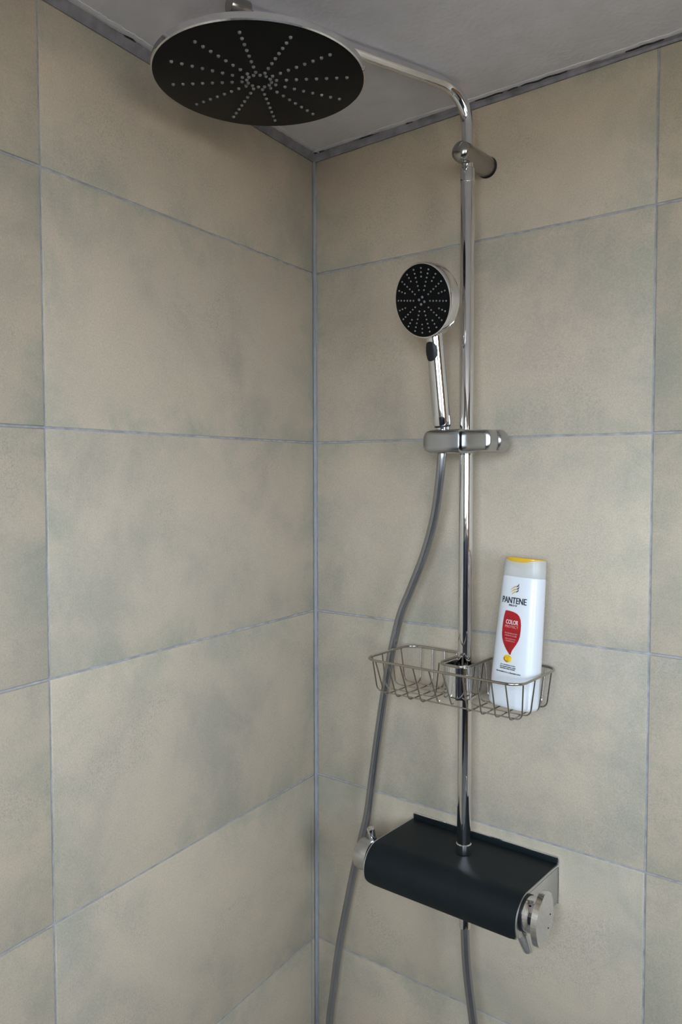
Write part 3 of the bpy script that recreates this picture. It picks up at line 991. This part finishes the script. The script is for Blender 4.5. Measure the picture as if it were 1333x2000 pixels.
def print_part(name, bm, mat, lift=0.0004, thick=0.0002):
    on_front(bm, lift)
    r = bmesh.ops.extrude_face_region(bm, geom=list(bm.faces))
    for v in [g for g in r['geom'] if isinstance(g, bmesh.types.BMVert)]:
        v.co.y += thick + 0.0006
    return link_mesh(name, bm, mat, bbody, smooth=False)


def letters(text, cx, zbase, width, height, mat, bold=0.0, name='lettering', lift=0.0006, parent=None):
    cu = bpy.data.curves.new('lettering_curve', 'FONT')
    cu.body = text
    cu.size = 1.0
    cu.resolution_u = 3
    cu.offset = bold
    ob = bpy.data.objects.new('lettering_tmp', cu)
    col.objects.link(ob)
    dg = bpy.context.evaluated_depsgraph_get()
    me = bpy.data.meshes.new_from_object(ob.evaluated_get(dg))
    bpy.data.objects.remove(ob); bpy.data.curves.remove(cu)
    bm = bmesh.new(); bm.from_mesh(me); bpy.data.meshes.remove(me)
    xs = [v.co.x for v in bm.verts]; ys = [v.co.y for v in bm.verts]
    x0, x1, y0, y1 = min(xs), max(xs), min(ys), max(ys)
    for v in bm.verts:
        u = (v.co.x - x0) / (x1 - x0) - 0.5; w = (v.co.y - y0) / (y1 - y0)
        v.co = Vector((cx + u * width, 0, zbase + w * height))
    return print_part(name, bm, mat, lift)


letters('PANTENE', -0.001, 0.1452, 0.0405, 0.0088, 'ink', 0.012)
letters('PRO-V', -0.0015, 0.1412, 0.0135, 0.0026, 'ink', 0.01)
# emblem: swept golden strokes ending in dark tips
for k, (x0, z0, x1, z1, w) in enumerate(((-0.0075, 0.1640, 0.0035, 0.1700, 0.0016), (-0.0065, 0.1608, 0.0040, 0.1665, 0.0017), (-0.0050, 0.1580, 0.0035, 0.1625, 0.0015))):
    up_, dn = [], []
    for i in range(9):
        t = i / 8
        x = x0 + (x1 - x0) * t; z = z0 + (z1 - z0) * (t ** 0.8) + 0.0008 * math.sin(t * PI)
        h = w * math.sin(PI * min(1, 0.06 + 0.94 * t)) ** 0.7 * 0.5 + 0.00005
        up_.append((x, z + h)); dn.append((x, z - h))
    print_part('emblem_stroke', flat_poly(dn + up_[::-1]), 'gold', 0.0006)
    print_part('emblem_tip', flat_poly([(x1 - 0.0016, z1 - 0.0013), (x1 + 0.0002, z1 - 0.0004), (x1 + 0.0016, z1 + 0.0010), (x1 + 0.0017, z1 + 0.0036), (x1 + 0.0008, z1 + 0.0016), (x1 - 0.0012, z1 + 0.0002)]), 'ink', 0.0007)
# red drop-shaped panel
prof = [(0.1345, -0.0115, -0.0050), (0.1338, -0.0122, 0.0010), (0.1320, -0.0128, 0.0072), (0.1290, -0.0136, 0.0112), (0.1240, -0.0145, 0.0140), (0.1170, -0.0152, 0.0152), (0.1090, -0.0154, 0.0155),
        (0.1010, -0.0150, 0.0150), (0.0950, -0.0138, 0.0135), (0.0890, -0.0112, 0.0105), (0.0840, -0.0080, 0.0072), (0.0800, -0.0048, 0.0048), (0.0770, -0.0018, 0.0036), (0.0740, 0.0012, 0.0030)]
bm = bmesh.new()
rows = []
for z, a, b in prof:
    rows.append([bm.verts.new((a + (b - a) * k / 12 - 0.001, 0, z)) for k in range(13)])
for A, B in zip(rows, rows[1:]):
    for k in range(12):
        bm.faces.new((A[k], B[k], B[k + 1], A[k + 1]))
rp = print_part('red_panel', bm, 'red', 0.0004)
rp['label'] = 'red drop-shaped label panel'
letters('COLOR', -0.0005, 0.1160, 0.0205, 0.0062, 'white_ink', 0.012)
letters('PROTECT', -0.0005, 0.1110, 0.0220, 0.0036, 'pink_ink', 0.0)
letters('REGENERACIJA', -0.0005, 0.1020, 0.0210, 0.0022, 'pink_ink', 0.0)
letters('HIDRATACIJE', -0.0005, 0.0988, 0.0200, 0.0022, 'pink_ink', 0.0)
letters('SPECIJALNA', -0.0005, 0.0945, 0.0180, 0.0018, 'pink_ink', 0.0)
letters('FORMULA', -0.0005, 0.0918, 0.0150, 0.0018, 'pink_ink', 0.0)
# amber drop under the panel
c, s = 0.0, 0.0
bm = flat_poly([(-0.0022 + 0.0066 * math.cos(2 * PI * k / 24), 0.0680 + 0.0052 * math.sin(2 * PI * k / 24)) for k in range(24)])
print_part('amber_drop', bm, 'amber', 0.0006)
bm = flat_poly([(-0.0022 + 0.0066 * math.cos(a), 0.0680 + 0.0052 * math.sin(a)) for a in [PI * (0.92 + 0.6 * k / 10) for k in range(11)]] +
               [(-0.0022 + 0.0056 * math.cos(a) + 0.0006, 0.0686 + 0.0040 * math.sin(a)) for a in [PI * (1.52 - 0.6 * k / 10) for k in range(11)]])
print_part('amber_drop_edge', bm, 'amber_dark', 0.0008)
letters('ZA OBOJENU KOSU', -0.0010, 0.0580, 0.0245, 0.0016, 'ink', 0.0)
letters('ZA BARVANE LASE', -0.0010, 0.0555, 0.0265, 0.0016, 'ink', 0.0)
letters('PENTRU PAR VOPSIT', -0.0010, 0.0530, 0.0250, 0.0016, 'ink', 0.0)
letters('SHAMPOO | ŠAMPON', 0.0, 0.0475, 0.0400, 0.0026, 'ink', 0.02)
